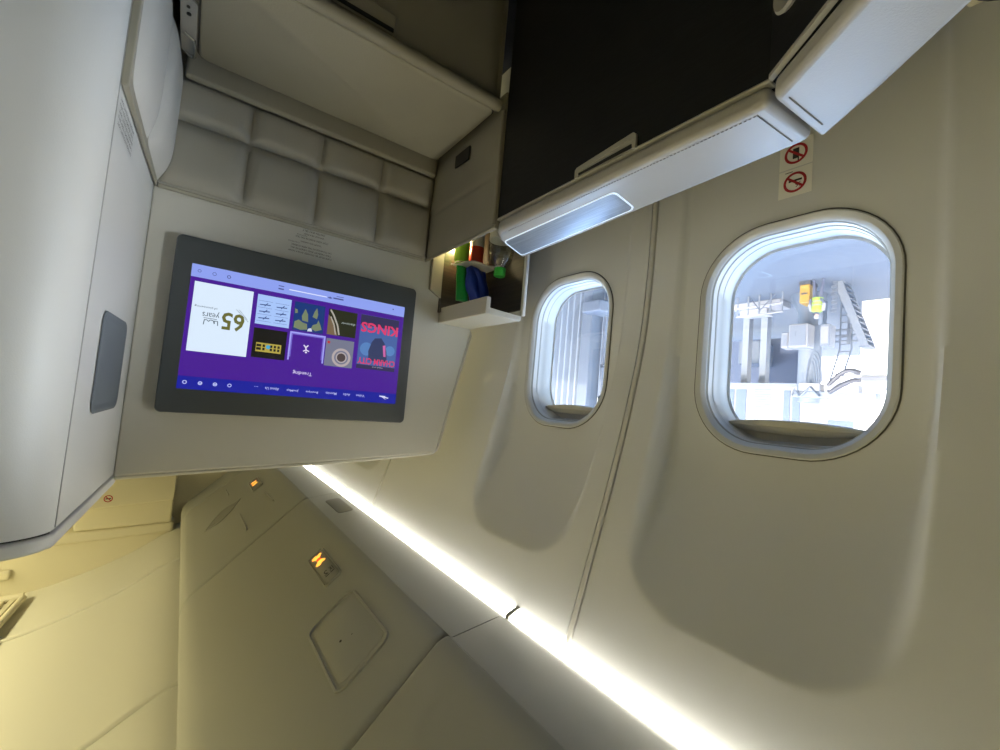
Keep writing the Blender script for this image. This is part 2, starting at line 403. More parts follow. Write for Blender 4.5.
def glyphs(parent, cx, cy, s):
    for sg in (1, -1):
        b = MB(); b.pts2(poly2([(-.003, .004), (-.011, .018), (-.008, .023), (-.002, .021), (.003, .026), (.009, .023), (.011, .017), (.003, .004)]), lambda u, v: BP(cx+u*s, cy+sg*v*s*1.15, .0042))
        build('lit_symbol', b, 'orange', parent, closed=False)
    b = MB(); b.pts2(poly2(circ2(0, 0, 1, 8)), lambda u, v: BP(cx+u*.005*s, cy+v*.007*s, .0050)); build('lit_symbol_core', b, 'red', parent, closed=False)
# middle locker
sp = plate('sign_plate', -.429, -.394, 1.316, 1.522, .008, .003, 'binplate', bins[2])
frame_('sign_frame', -.434, -.389, 1.306, 1.53, .012, .005, .005, 'bin', sp)
glyphs(sp, -.411, 1.474, 1.2)
b = MB()
for i, dx in enumerate((-.009, .004)):
    b.pts2(fit(text2('1K' if i == 0 else '2', 1), -.007, .007, -.012, .012), lambda u, v: BP(-.411+dx+u*.7, 1.372+v, .0036))
    b.pts2(poly2([(-.005, -.002), (.005, -.002), (.005, .002), (-.005, .002)]), lambda u, v: BP(-.411+dx+u, 1.352+v, .0036))
build('seat_mark', b, 'ink', sp, closed=False)
hp = plate('hatch', -.424, -.333, .945, 1.188, .018, .0015, 'bin', bins[2])
frame_('hatch_frame', -.431, -.322, .925, 1.20, .024, .007, .0045, 'bin', bins[2])
b = MB(); b.pts2(poly2(circ2(0, 0, .0025, 8)), lambda u, v: BP(-.365+u, 1.06+v*1.7, .0022)); build('hatch_lock', b, 'ink', hp, closed=False)
b = MB(); b.pts2(poly2(circ2(0, 0, .0014, 8)), lambda u, v: BP(-.385+u, 1.045+v, .0022)); build('hatch_screw', b, 'ink', hp, closed=False)
# farther locker: scoop latch, sign, label strips
sp = plate('sign_plate', -.407, -.372, 2.70, 2.90, .008, .003, 'binplate', bins[3]); glyphs(sp, -.388, 2.82, 1.2)
frame_('sign_frame', -.412, -.367, 2.69, 2.91, .012, .005, .005, 'bin', sp)
def lens_pts(o, sc):
    p0, p1 = (-.166, 2.673), (-.321, 2.749); out = []
    for i in range(25):
        t = 2*math.pi*i/24; a1, w1 = math.cos(t), math.sin(t)
        mx, my = (p0[0]+p1[0])/2, (p0[1]+p1[1])/2
        out.append((mx+a1*(p1[0]-p0[0])/2*sc, my+a1*(p1[1]-p0[1])/2*sc + w1*(1-a1*a1*.8)*.075*sc))
    return out[:-1]
b = MB(); b.loft([[BP(u, v, .0008) for u, v in lens_pts(0, 1)], [BP(u, v, .003) for u, v in lens_pts(0, .97)], [BP(u, v, .003) for u, v in lens_pts(0, .9)], [BP(u, v, .0005) for u, v in lens_pts(0, .86)]], False, False)
sc_ = build('latch_surround', b, 'bin', bins[3], closed=False)
b = MB(); b.pts2(poly2(lens_pts(0, .85)), lambda u, v: BP(u, v+.012, .0012)); build('latch_recess', b, 'grille', sc_, closed=False)
for (xa, ya), (xb_, yb) in (((-.296, 2.508), (-.298, 2.231)), ((-.400, 2.554), (-.406, 2.318)), ((-.281, 3.156), (-.284, 2.992))):
    b = MB(); b.tube([BP(xa, ya, .001), BP(xb_, yb, .001)], .004, 6); build('label_strip', b, 'bin', bins[3])

VSEAM = [-1.68, -.43, .783, 2.04, 3.31, 3.60]
VL = ['beige valance panel above the window wall, behind the nearest one', 'beige valance panel nearest the camera between light strip and locker', 'beige valance panel with a grey speaker grille beside the light strip', 'farther beige valance panel beside the thin end of the light strip', 'farthest beige valance panel behind the suite partition']
LL = ['light strip segment behind the camera', 'glowing cool white light strip segment nearest the camera at the bottom of the photo', 'glowing light strip segment running past the two windows to the first joint', 'far glowing light strip segment tapering behind the suite partition', 'farthest light strip segment behind the suite partition']
for k, (y0, y1) in enumerate(zip(VSEAM, VSEAM[1:])):
    if k in (0, 4): continue
    t = thing('valance_panel', VL[k], 'panel', 'valance panels above the windows')
    b = MB(); b.prism([(-.622, y0+.0015, .463), (-.612, y0+.0015, .4615), (-.494, y0+.0015, .4798), (-.494, y0+.0015, .4803), (-.520, y0+.0015, .4825), (-.622, y0+.0015, .4825)], (0, y1-y0-.003, 0)); build('shell', b, 'valance', t, bev=.002)
    if k == 2:
        b = MB()
        def VP(u, v, o): return (u, v, .4615+(u+.612)*.155-o)
        b.loft([[VP(-.566+u, 1.84+v, q) for u, v in rrect(.030-i, .105-i, .018, 6)] for i, q in ((0, -.002), (.001, .002), (.003, .0025))])
        build('speaker_grille', b, 'grille', t, angle=30)
    t = thing('light_strip', LL[k], 'light', 'light strips above the window wall')
    arc = [(-.660+.037*i/8, .4475+.016*i/8 - .006*(1-(i/4-1)**2)) for i in range(9)]
    b = MB(); b.prism([(x, y0-.012, z) for x, z in arc] + [(-.623, y0-.012, .475), (-.660, y0-.012, .460)], (0, y1-y0-.006, 0)); build('lens', b, 'lens', t)
    b = MB(); b.prism([(-.661, y0-.019, .4400), (-.622, y0-.019, .4560), (-.622, y0-.019, .476), (-.661, y0-.019, .461)], (0, .011, 0)); build('end_clip', b, 'grille', t)
    b = MB(); b.prism([(-.664, y0-.015, .4615), (-.622, y0-.015, .4765), (-.622, y0-.015, .49), (-.68, y0-.015, .48)], (0, y1-y0-.001, 0)); build('housing', b, 'white', t)

# ------------------------------------------------------------------ front shell of the suite with the monitor
t = thing('suite_partition', 'beige front wall of the suite that carries the large monitor', 'partition')
PO = [(.097, .221), (.03, .2165), (-.053, .211), (-.16, .2045), (-.265, .197), (-.40, .188), (-.536, .177), (-.632, .1675), (-.645, .1655), (-.6515, .160), (-.655, .151), (-.691, -.013), (-.737, -.212), (-.742, -.26), (-.742, -1.15), (.097, -1.15)]
b = MB(); b.prism([(x, 1.22, z) for x, z in PO], (0, .035, 0)); build('panel', b, 'front', t, bev=.004, seg=3)
b = MB(); b.prism([(-.650, 1.247, .135), (-.676, 1.247, .135), (-.712, 1.247, -.013), (-.758, 1.247, -.212), (-.758, 1.247, -.228), (-.70, 1.247, -.228)], (0, .012, 0)); build('side_flange', b, 'front', t, bev=.002)
b = MB(); b.tube([(x-.006*(x < -.65), 1.228, z+.004*(x > -.65)) for x, z in PO[:13]], .005, 8); build('edge_bead', b, 'front', t)
def lines_block(rows, y):
    b = MB()
    for x0, x1, z, h, s in rows: b.pts2(fit(text2(s, 1), x0, x1, z-h/2, z+h/2), lambda u, v: (u, y, v))
    return b
b = lines_block([(-.262, -.208, -.4005, .0045, 'FASTEN SEAT BELT'), (-.262, -.212, -.392, .004, 'WHILE SEATED'), (-.232, -.210, -.4065, .003, 'CAUTION'),
                 (-.274, -.194, -.381, .005, 'STOW VIDEO MONITOR FOR TAXI'), (-.258, -.206, -.3705, .004, 'TAKEOFF AND LANDING'), (-.220, -.196, -.387, .003, 'NOTICE'),
                 (-.284, -.186, -.358, .0045, 'NO STOWAGE IN THIS AREA DURING'), (-.284, -.184, -.350, .0045, 'TAXI TAKEOFF AND LANDING ALL'), (-.286, -.180, -.342, .0045, 'ITEMS MUST BE STOWED AWAY NOW'), (-.204, -.178, -.3655, .003, 'CAUTION')], 1.2192)
build('printed_notice', b, 'ink', t, closed=False)

t = thing('monitor', 'large dark framed monitor with a lit purple menu screen', 'monitor')
b = MB(); cxm, czm = -.239, -.1140
b.loft([[(cxm+u, y, czm+v) for u, v in rrect(.2825-i, .194-i, .012, 5)] for i, y in ((.004, 1.2195), (0, 1.216), (0, 1.185), (.0015, 1.181), (.004, 1.180))])
build('housing', b, 'housing', t, angle=40)
def SR(x0, x1, z0, z1, d=0): return poly2([(x0, z0), (x1, z0), (x1, z1), (x0, z1)])
lay = [0]
def scr(name, tris, col, parent, d, st=1.0):
    if name in ('soft_streak', 'poster_shade', 'poster_cloud', 'anniversary_word', 'poster_word', 'status_mark') and len(tris) > 1:
        return [scr(name, [q], col, parent, d, st) for q in tris][0]
    b = MB()
    for tri in tris: b.pts2(tri, lambda u, v: (u, 1.1798-d*.00012, v))
    return build(name, b, glow(name+'_glow', col, .63*st), parent, closed=False)
DZ = .1375
b = MB(); b.box(-.489, .0105, 1.1797, 1.1803, -.2485, .0275)
disp = build('display', b, glow('display_glow', (.058, .008, .26), .63), t)
scr('status_bar', [SR(-.489, .0105, -.2485, -.220)], (.25, .33, .80), disp, 1)
scr('menu_bar', [SR(-.489, .0105, -.001, .0275)], (.008, .012, .30), disp, 1)
tl = scr('anniversary_tile', [SR(-.1125, .002, -.211, -.0565)], (.66, .78, .92), disp, 1)
b2 = [fit(text2('65', 1, .02), -.101, -.056, -.153, -.112)]
scr('anniversary_number', b2, (.13, .13, .03), tl, 2)
scr('anniversary_word', [fit(text2('years', 1), -.051, -.019, -.150, -.137), fit(text2('of pioneering', 1), -.046, -.003, -.160, -.154),
     line2([(-.050, -.119), (-.049, -.129), (-.043, -.129), (-.043, -.122), (-.041, -.129), (-.035, -.130), (-.032, -.126), (-.029, -.129), (-.024, -.129), (-.023, -.118)], .0016),
     line2([(-.047, -.133), (-.022, -.133)], .0012), line2([(-.109, -.163+.025), (-.082, -.163)], .0008), line2([(-.106, -.161+.018), (-.088, -.163)], .0008)], (.06, .08, .10), tl, 2)
tl = scr('aircraft_tile', [SR(-.1955, -.122, -.2085, -.138)], (.36, .52, .88), disp, 1)
scr('aircraft_marks', [line2([(x-.011, z), (x+.012, z+.0015)], .0022) for x in (-.140, -.176) for z in (-.154, -.170, -.186)] + [line2([(x+.002, z+.004), (x-.005, z-.004)], .0018) for x in (-.140, -.176) for z in (-.154, -.170, -.186)] + [line2([(x-.015, z), (x+.015, z)], .0006) for x in (-.140, -.176) for z in (-.146, -.162, -.178, -.194)], (.03, .06, .20), tl, 2)
tl = scr('gold_tile', [SR(-.194, -.122, -.1285, -.0585)], (.006, .005, .004), disp, 1)
scr('gold_sign', [SR(-.184, -.130, -.0945, -.073)], (.42, .34, .06), tl, 2)
scr('gold_sign_pattern', [SR(x, x+.005, z, z+.006) for x in (-.181, -.173, -.165, -.149, -.141, -.136) for z in (-.091, -.083)], (.01, .01, .005), tl, 3)
scr('gold_sign_gem', [poly2(circ2(-.156, -.086, .005, 10))], (.05, .35, .6), tl, 3)
gl = scr('highlight_frame', [SR(-.2830, -.2005, -.1325, -.1285), SR(-.2840, -.2805, -.1325, -.062), SR(-.2035, -.2, -.1325, -.062)], (.33, .33, .85), disp, 1)
scr('highlight_fade', [SR(-.2805, -.2775, -.1285, -.070), SR(-.2065, -.2035, -.1285, -.070), SR(-.2775, -.2065, -.1285, -.1255)], (.16, .12, .55), disp, 1)
tl = scr('map_tile', [SR(-.2755, -.2035, -.2075, -.137)], (.008, .035, .17), disp, 1)
scr('map_land', [poly2([(-.272, -.147), (-.258, -.141), (-.246, -.146), (-.250, -.156), (-.259, -.160), (-.262, -.170), (-.268, -.158)]),
     poly2([(-.258, -.172), (-.247, -.176), (-.251, -.190), (-.256, -.200), (-.260, -.184)]),
     poly2([(-.238, -.142), (-.222, -.139), (-.206, -.143), (-.207, -.158), (-.216, -.164), (-.226, -.158), (-.236, -.156)]),
     poly2([(-.238, -.161), (-.224, -.163), (-.222, -.174), (-.229, -.193), (-.236, -.180)]), poly2([(-.212, -.180), (-.206, -.178), (-.205, -.190), (-.211, -.188)])], (.17, .21, .12), tl, 2)
scr('map_ice', [poly2([(-.250, -.139), (-.238, -.138), (-.240, -.145), (-.247, -.147)])], (.6, .65, .75), tl, 2)
tl = scr('rail_tile', [SR(-.3585, -.285, -.2055, -.1385)], (.018, .020, .008), disp, 1)
scr('rail_slope', [poly2([(-.285, -.1385), (-.312, -.1385), (-.300, -.175), (-.285, -.190)])], (.16, .11, .06), tl, 2)
scr('rail_track', [line2([(-.316, -.141), (-.310, -.165), (-.298, -.190), (-.289, -.203)], .004), line2([(-.307, -.141), (-.301, -.165), (-.291, -.185)], .003)], (.40, .38, .33), tl, 3)
scr('rail_words', [fit(text2('discover', 1), -.355, -.318, -.176, -.170)], (.40, .46, .45), tl, 3)
tl = scr('tunnel_tile', [SR(-.3575, -.2865, -.129, -.058)], (.16, .17, .24), disp, 1)
scr('tunnel_ring', [ring2(-.328, -.083, .024, .006), ring2(-.328, -.083, .014, .003)], (.42, .36, .36), tl, 2)
scr('tunnel_core', [poly2(circ2(-.328, -.083, .011, 16))], (.07, .05, .05), tl, 2)
scr('tunnel_dot', [poly2(circ2(-.293, -.119, .0035, 12))], (.5, .02, .03), tl, 2)
tl = scr('poster_tile', [SR(-.4765, -.369, -.207, -.061)], (.055, .11, .32), disp, 1)
scr('poster_shade', [SR(-.4765, -.369, -.2065, -.178), SR(-.4765, -.369, -.072, -.061)], (.03, .025, .08), tl, 2)
scr('poster_cloud', [poly2(circ2(-.392, -.115, .018, 16)), poly2(circ2(-.458, -.118, .014, 16))], (.085, .20, .46), tl, 2)
scr('poster_figure', [poly2([(-.452, -.085), (-.400, -.085), (-.397, -.110), (-.404, -.135), (-.412, -.147), (-.430, -.150), (-.440, -.138), (-.448, -.115)])], (.03, .04, .11), tl, 3)
scr('poster_figure_edge', [poly2([(-.447, -.100), (-.441, -.100), (-.436, -.130), (-.443, -.132)])], (.55, .12, .35), tl, 4)
scr('poster_word', [fit(text2('KINGS', 1, .03), -.4755, -.371, -.187, -.160), fit(text2('CHARM CITY', 1, .02), -.4755, -.371, -.091, -.074)], (.62, .035, .13), tl, 5)
scr('poster_small_words', [fit(text2('watch now', 1), -.442, -.412, -.0695, -.0665)], (.5, .5, .6), tl, 5)
scr('running_figure', [poly2(circ2(-.241, -.0850, .0024, 10)), line2([(-.241, -.089), (-.2395, -.097), (-.245, -.103)], .0028), line2([(-.2395, -.097), (-.234, -.103)], .0028), line2([(-.248, -.088), (-.241, -.091), (-.234, -.087)], .0024)], (.75, .72, .85), disp, 3)
scr('trending_word', [fit(text2('Trending', 1, .01), -.2605, -.216, -.0385, -.027)], (.62, .55, .80), disp, 3)
words = [('Video', -.4, -.377), ('Audio', -.361, -.343), ('Moovies', -.326, -.299), ('Boutique', -.280, -.251), ('JoeMap', -.234, -.207), ('About Us', -.190, -.160), ('...', -.145, -.137)]
scr('menu_words', [fit(text2(w_, 1, .01), x0, x1, .009, .0155 if w_ != '...' else .0105) for w_, x0, x1 in words], (.50, .52, .80), disp, 3)
scr('menu_icons', [ring2(x, .0125, .0042, .0016, 12) for x in (-.003, -.031, -.059, -.087)] + [line2([(x-.002, .0125), (x+.002, .0125)], .002) for x in (-.031, -.059)], (.55, .6, .9), disp, 3)
scr('airline_mark', [line2([(-.467, .013), (-.441, .0085)], .0028), line2([(-.458, .0085), (-.441, .0085)], .0018), line2([(-.459, .0165), (-.449, .0105)], .0016)], (.75, .75, .9), disp, 3)
scr('status_mark', [ring2(-.004, -.2345, .0035, .001, 12), ring2(-.032, -.234, .004, .001, 12), ring2(-.060, -.234, .004, .0015, 12), line2([(-.175, -.2375), (-.163, -.2375)], .002), line2([(-.175, -.2305), (-.163, -.2305)], .003),
     line2([(-.318, -.234), (-.292, -.234)], .0035), line2([(-.318, -.240), (-.30, -.240)], .0015), poly2(circ2(-.455, -.236, .002, 8)), line2([(-.289, -.233), (-.279, -.233)], .0025), line2([(-.284, -.236), (-.284, -.230)], .002)], (.06, .07, .22), disp, 3)
scr('flight_line', [line2([(-.276, -.233), (-.187, -.233)], .0022)], (.7, .75, .95), disp, 3)

# ------------------------------------------------------------------ rounded entry column on the aisle side
t = thing('entry_column', 'tall grey rounded column on the aisle side with a recessed slot handle', 'column')
PL = [(.097, 1.222), (.1175, .825)]
for i in range(1, 13):
    q = math.pi/2*i/12; PL.append((.1175+.075*(1-math.cos(q)), .825-.055*math.sin(q)-.0))
PL += [(.30, .762), (.75, .745), (.75, 1.255), (.097, 1.255)]
b = MB(); b.prism([(x, y, -1.15) for x, y in PL], (0, 0, 1.367)); build('body', b, 'column', t, angle=30)
def grow(d):
    return [(x-d if x < .12 else x, y-d if y < 1 else y) for x, y in PL]
b = MB(); b.prism([(x, y, .220) for x, y in grow(.0025)], (0, 0, .020)); build('cap', b, 'column', t, bev=.004, seg=3, angle=30)
b = MB(); b.prism([(x, y, .2165) for x, y in grow(-.004)], (0, 0, .004)); build('cap_joint', b, 'ink', t)
n_ = Vector((-.397, -.0205, 0)).normalized(); d_ = Vector((.0205, -.397, 0)).normalized()
def FP(s, z, off): p = Vector((.097, 1.222, z)) + d_*s + n_*off; return (p.x, p.y, p.z)      # along the flat inner face
b = MB(); b.box(0, 0, 0, 0, 0, 0); b = MB(); b.prism([FP(.398, -1.1, .0), FP(.3995, -1.1, .0), FP(.3995, -1.1, .0012), FP(.398, -1.1, .0012)], (0, 0, 1.315)); build('corner_joint', b, mat('column_joint', (.40, .40, .39), .5), t)
sl = [(.085, -.085), (.1, -.098), (.25, -.090), (.30, -.088), (.305, -.08), (.305, .060), (.298, .070), (.12, .068), (.085, .055)]
b = MB(); b.loft([[FP(s, z, .0015) for s, z in rrect(.105, .083, .022, 6, (.195, -.011))], [FP(s, z, .003) for s, z in rrect(.102, .080, .02, 6, (.195, -.011))], [FP(s, z, .0028) for s, z in rrect(.098, .076, .018, 6, (.195, -.011))], [FP(s, z, .0012) for s, z in rrect(.088, .068, .015, 6, (.195, -.011))]])
build('slot_handle', b, 'slate', t)
b = MB()
for i in range(5): b.pts2(fit(text2('LIFE VEST UNDER SEAT' if i % 2 else 'TAXI TAKEOFF LANDING', 1), -.385, -.27, -.395+.009*i, -.390+.009*i), lambda u, v: FP(-u, v, .0012))
build('printed_notice', b, 'ink', t, closed=False)
b = MB(); b.box(.262, .272, .7625, .772, -.235, -.195); build('side_catch', b, 'black', t)

# ------------------------------------------------------------------ tufted footwell surround and ottoman
t = thing('footwell_surround', 'taupe tufted leather footwell lining under the monitor', 'footwell')
cols = [.092, -.068, -.229, -.393, -.553]; rows = [(-.412, -.566), (-.566, -.655)]
def pillow(x, z):
    for i in range(4):
        if cols[i+1] <= x <= cols[i]: uu = (x-cols[i+1])/(cols[i]-cols[i+1]); break
    else: uu = 0
    for r, (z1, z0) in enumerate(rows):
        if z0 <= z <= z1: vv = (z-z0)/(z1-z0); break
    else: vv = 0; r = 0
    f = (1-(2*uu-1)**8)*(1-(2*vv-1)**6)
    return .021*f + (.012*(1-vv) if r == 1 else .0)
b = MB(); b.grid(lambda u, v: ((.092-.645*u), 1.212-pillow(.092-.645*u, -.412-.243*v), -.412-.243*v), 128, 60)
build('back_cushion', b, 'leather', t, closed=False, angle=80)
def wing_pad(name, sgn, xw0, xw1, y0, y1, z0, z1, m, nr, amp):
    b = MB()
    def f(u, v):
        y = y0+(y1-y0)*u; z = z0+(z1-z0)*v; x = xw0+(xw1-xw0)*u
        q = (1-(2*u-1)**8)*(1-(2*v-1)**8)
        gro = math.exp(-((v-.55)/.02)**2)*.6*nr
        return (x+sgn*amp*q*(1-gro), y, z)
    b.grid(f, 40, 40); return build(name, b, m, t, closed=False, angle=80)
wing_pad('side_cushion', 1, -.556, -.556, 1.222, .862, -.697, -.418, 'leather', 1, .006)
b = MB(); b.box(-.572, -.5575, .853, 1.2185, -.75, -.4165); build('side_wall', b, 'ottoframe', t, bev=.004)
b = MB(); b.tube([(-.556, .858, -.70), (-.556, .858, -.42)], .0055, 8); build('side_piping', b, 'leather', t)
def left_x(y): return .0945+(1.22-y)*.0505
b = MB()
def lw(u, v):
    y = 1.222-.385*u; z = -.418-.280*v; k, a_ = (u/.5, .025) if u < .5 else ((u-.5)/.5, .019)
    return (left_x(y)-.004-a_*(1-(2*k-1)**6)*(1-(2*v-1)**6), y, z)
b.grid(lw, 60, 40); build('side_cushion', b, 'wingleather', t, closed=False, angle=80)
b = MB(); b.prism([(left_x(1.2195), 1.2195, -1.1), (left_x(.822)+.002, .822, -1.1), (left_x(.822)-.008, .822, -1.1), (left_x(.835)-.007, .836, -1.1), (left_x(1.2195)-.004, 1.2195, -1.1)], (0, 0, .6935)); build('side_frame', b, 'ottoframe', t, bev=.0015)
b = MB(); b.tube([(.088, 1.212, -.409), (.06, 1.212, -.409), (-.553, 1.212, -.409), (-.557, .845, -.411)], .0055, 8); build('rim', b, 'ottoframe', t)
b = MB(); b.tube([(.09, 1.2085, -.4145), (-.553, 1.2085, -.4145)], .003, 8); build('rim_piping', b, 'leather', t)
b = MB(); b.prism([(-.5475, .988, -.668), (-.5475, 1.062, -.668), (-.5475, 1.062, -.634), (-.5475, .988, -.630)], (.004, 0, 0)); build('pull_tab', b, 'black', t, bev=.001)

t = thing('ottoman', 'low beige ottoman with an inset board top below the tufted footwell', 'ottoman')
zt = -.70
b = MB(); b.prism([(x, y, -1.12) for x, y in ((.068, 1.185), (-.547, 1.185), (-.547, .875), (-.53, .868), (.06, .868), (.068, .875))], (0, 0, .415)); build('frame', b, 'ottoframe', t, bev=.012, seg=4)
b = MB(); b.loft([[(-.245+u, 1.018+v, z) for u, v in rrect(.292-i, .150-i, .018, 6)] for i, z in ((0, zt-.012), (0, zt+.003), (.002, zt+.005))]); bo = build('board', b, 'board', t)
b = MB(); b.loft([[(-.245+u, 1.018+v, z) for u, v in rrect(.296-i, .154-i, .020, 6)] for i, z in ((0, zt-.004), (.0005, zt+.0005), (.004, zt+.0005), (.004, zt-.004))], False, False); build('board_joint', b, 'gasket', t, closed=False)
b = MB(); b.box(-.547, .068, 1.176, 1.196, -.72, -.652); build('back_rail', b, 'ottoframe', t, bev=.008, seg=4)
b = MB(); b.tube([(.058, .862, zt-.010), (-.545, .862, zt-.010)], .014, 12); build('front_lip', b, 'ottoframe', t)
b = MB(); b.box(-.553, .066, .872, .884, -1.14, zt-.018); fp = build('front_panel', b, 'ottoframe', t, bev=.003)
b = MB(); b.box(-.278, -.10, .858, .875, -.775, -.735); build('latch', b, 'ottoframe', fp, bev=.005, seg=3)
b = MB(); b.box(-.272, -.106, .8572, .8600, -.742, -.7345); build('latch_gap', b, 'black', fp)
t = thing('belt_buckle', 'small chrome buckle loop on a grey plate beside the ottoman', 'buckle')
b = MB(); b.loft([[(.066+u, 1.09+v, z) for u, v in rrect(.014, .085, .012, 6)] for z in (-.7045, -.700)]); build('plate', b, 'edge', t, bev=.001)
b = MB(); b.tube([(.073, 1.105, -.698), (.056, 1.107, -.690), (.054, 1.115, -.688), (.054, 1.160, -.688), (.056, 1.168, -.690), (.073, 1.170, -.698)], .003, 8); build('loop', b, 'chrome', t)
b = MB(); b.lathe((.066, 1.045, -.7005), [(.004, 0), (.004, .003), (.002, .004)], 10); b.lathe((.067, 1.025, -.7005), [(.003, 0), (.003, .003), (.0015, .004)], 10); build('rivet', b, 'black', t)

# ------------------------------------------------------------------ side console along the window wall
IN1 = [(-.560, .835), (-.540, .252)]
t = thing('side_console', 'black wood side console with a pale leather armrest pad and lit metal inlay', 'console')
ZT = -.400
P1 = [(-.560, .838), (-.572, .862), (-.602, .892), (-.716, .945), (-.712, .86), (-.671, .262), (-.667, .243), (-.553, .252)]
b = MB(); b.prism([(x, y, ZT-.028) for x, y in P1], (0, 0, .028)); pd = build('armrest_pad', b, 'pad', t, bev=.009, seg=5, angle=30)
b = MB()
pa, pb = Vector((-.5655, .256, ZT+.0003)), Vector((-.655, .249, ZT+.0003))
for i in range(34):
    q = pa.lerp(pb, (i+.2)/34); q2 = pa.lerp(pb, (i+.7)/34); b.tube([q+Vector((0, .014, 0)), q2+Vector((0, .014, 0))], .0011, 5)
for i in range(90):
    q0 = Vector((-.5735, .82, ZT+.0003)).lerp(Vector((-.5665, .27, ZT+.0003)), (i+.2)/90); q1 = Vector((-.5735, .82, ZT+.0003)).lerp(Vector((-.5665, .27, ZT+.0003)), (i+.7)/90); b.tube([q0, q1], .001, 5)
build('stitching', b, 'seam', pd)
IN = [(-.607, .882), (-.698, .926), (-.675, .545), (-.597, .530)]
def inset_poly(P, d):
    c = Vector((sum(p[0] for p in P)/4, sum(p[1] for p in P)/4)); out = []
    for i in range(4):
        p = Vector(P[i]); q = Vector(P[(i+1) % 4]); r = Vector(P[i-1]); e1 = (q-p).normalized(); e2 = (r-p).normalized()
        k = d/max(.3, abs(e1.x*e2.y-e1.y*e2.x)); p2 = p+(e1+e2)*k
        for s in range(6):                                   # rounded corner
            tt = s/5; A = p2+e2*.014; B = p2; C = p2+e1*.014
            out.append(A*(1-tt)**2+B*2*tt*(1-tt)+C*tt*tt)
    return [(v.x, v.y) for v in out]
b = MB(); b.loft([[(x, y, z) for x, y in inset_poly(IN, i)] for i, z in ((-.0025, ZT-.002), (-.0015, ZT+.0018), (.0005, ZT+.0018), (.0012, ZT+.0002))], False, False); build('light_ring', b, 'ringlight', t, closed=False)
b = MB(); b.loft([[(x, y, z) for x, y in inset_poly(IN, i)] for i, z in ((.0015, ZT-.002), (.0015, ZT+.0012), (.0035, ZT+.0018))]); build('metal_inlay', b, 'brushed', t)
b = MB(); b.prism([(x, y, -1.13) for x, y in ((-.561, .8515), (-.5545, .25), (-.655, .25), (-.70, .8515))], (0, 0, .697)); build('body', b, 'wood', t, bev=.002)
b = MB(); b.prism([(-.5588, .8515, -.4335), (-.5520, .25, -.4335), (-.57, .25, -.4335), (-.575, .8515, -.4335)], (0, 0, .0050)); build('edging', b, 'edge', t, bev=.002)
def CP(s, z, off): return (-.561+.0065*s+off, .835-.585*s, z)
s0, s1 = .418, .655
b = MB(); b.prism([CP(s0, -.430, .0), CP(s0, -.446, 0), CP(s0+.008, -.450, 0), CP(s1-.01, -.459, 0), CP(s1, -.454, 0), CP(s1, -.430, 0), CP(s1-.012, -.430, 0), CP(s1-.014, -.449, 0), CP(s0+.016, -.440, 0), CP(s0+.014, -.430, 0)], (.006, 0, 0)); pl = build('door_pull', b, 'edge', t, bev=.001)
b = MB(); b.prism([CP(s0+.013, -.4335, .0005), CP(s0+.013, -.441, .0005), CP(s1-.013, -.450, .0005), CP(s1-.013, -.4335, .0005)], (.0025, 0, 0)); build('pull_scoop', b, 'edge', pl)
b = MB(); b.prism([CP(s0+.016, -.4340, .003), CP(s0+.016, -.4375, .003), CP(s1-.016, -.4405, .003), CP(s1-.016, -.4340, .003)], (.002, 0, 0)); build('pull_gap', b, 'black', pl)

t = thing('angled_console', 'flared black console section with its own pale leather pad, nearest the camera', 'console')
P2 = [(-.549, .2445), (-.676, .2345), (-.614, .155), (-.543, .072), (-.420, -.062), (-.30, -.2), (-.28, -.1), (-.395, .03), (-.466, .131)]
b = MB(); b.prism([(x, y, ZT-.028) for x, y in P2], (0, 0, .030)); pd = build('armrest_pad', b, 'pad', t, bev=.009, seg=5, angle=30)
b = MB()
pa, pb = Vector((-.556, .229, ZT+.0024)), Vector((-.640, .222, ZT+.0024))
for i in range(32):
    q = pa.lerp(pb, (i+.2)/32); q2 = pa.lerp(pb, (i+.7)/32); b.tube([q, q2], .0011, 5)
build('stitching', b, 'seam', pd)
b = MB(); b.prism([(x, y, -1.13) for x, y in ((-.5485, .2496), (-.640, .2496), (-.640, .237), (-.548, .092), (-.42, -.05), (-.30, -.19), (-.285, -.105), (-.392, .030), (-.461, .131))], (0, 0, .697)); build('body', b, 'wood', t, bev=.001)
b = MB(); b.prism([(-.5465, .2494, -.4335), (-.556, .2494, -.4335), (-.466, .131, -.4335), (-.397, .028, -.4335), (-.288, -.108, -.4335), (-.2825, -.104, -.4335), (-.3895, .031, -.4335), (-.4585, .132, -.4335)], (0, 0, .0052)); build('edging', b, 'edge', t)
b = MB(); b.lathe((-.5240, .218, -.516), [(.027, -.003), (.030, .003), (.027, .006), (.020, .002), (.016, .001)], 28, (1, .75, 0)); build('round_socket', b, 'edge', t, angle=60)

t = thing('wall_ledge', 'cream ledge low on the window wall at the frame corner', 'ledge')
b = MB(); b.prism([(-.829, -.6, -.632), (-.74, -.6, -.642), (-.735, -.6, -.620), (-.81, -.6, -.604), (-.833, -.6, -.602)], (0, .72, 0)); build('rail', b, 'cream', t, bev=.006, seg=3)
b = MB(); b.prism([(-.80, -.6, -1.145), (-.74, -.6, -1.145), (-.74, -.6, -.643), (-.826, -.6, -.633)], (0, .72, 0)); build('kick_panel', b, 'cream', t)
t = tag(build('round_pad', MB().lathe((-.772, .068, -.610), [(.012, -.004), (.036, 0), (.045, .010), (.045, .024), (.036, .034), (.016, .037)], 28, (.25, 0, 1)), 'black', angle=60), 'black rounded pad resting on the cream ledge at the corner of the photo', 'pad')

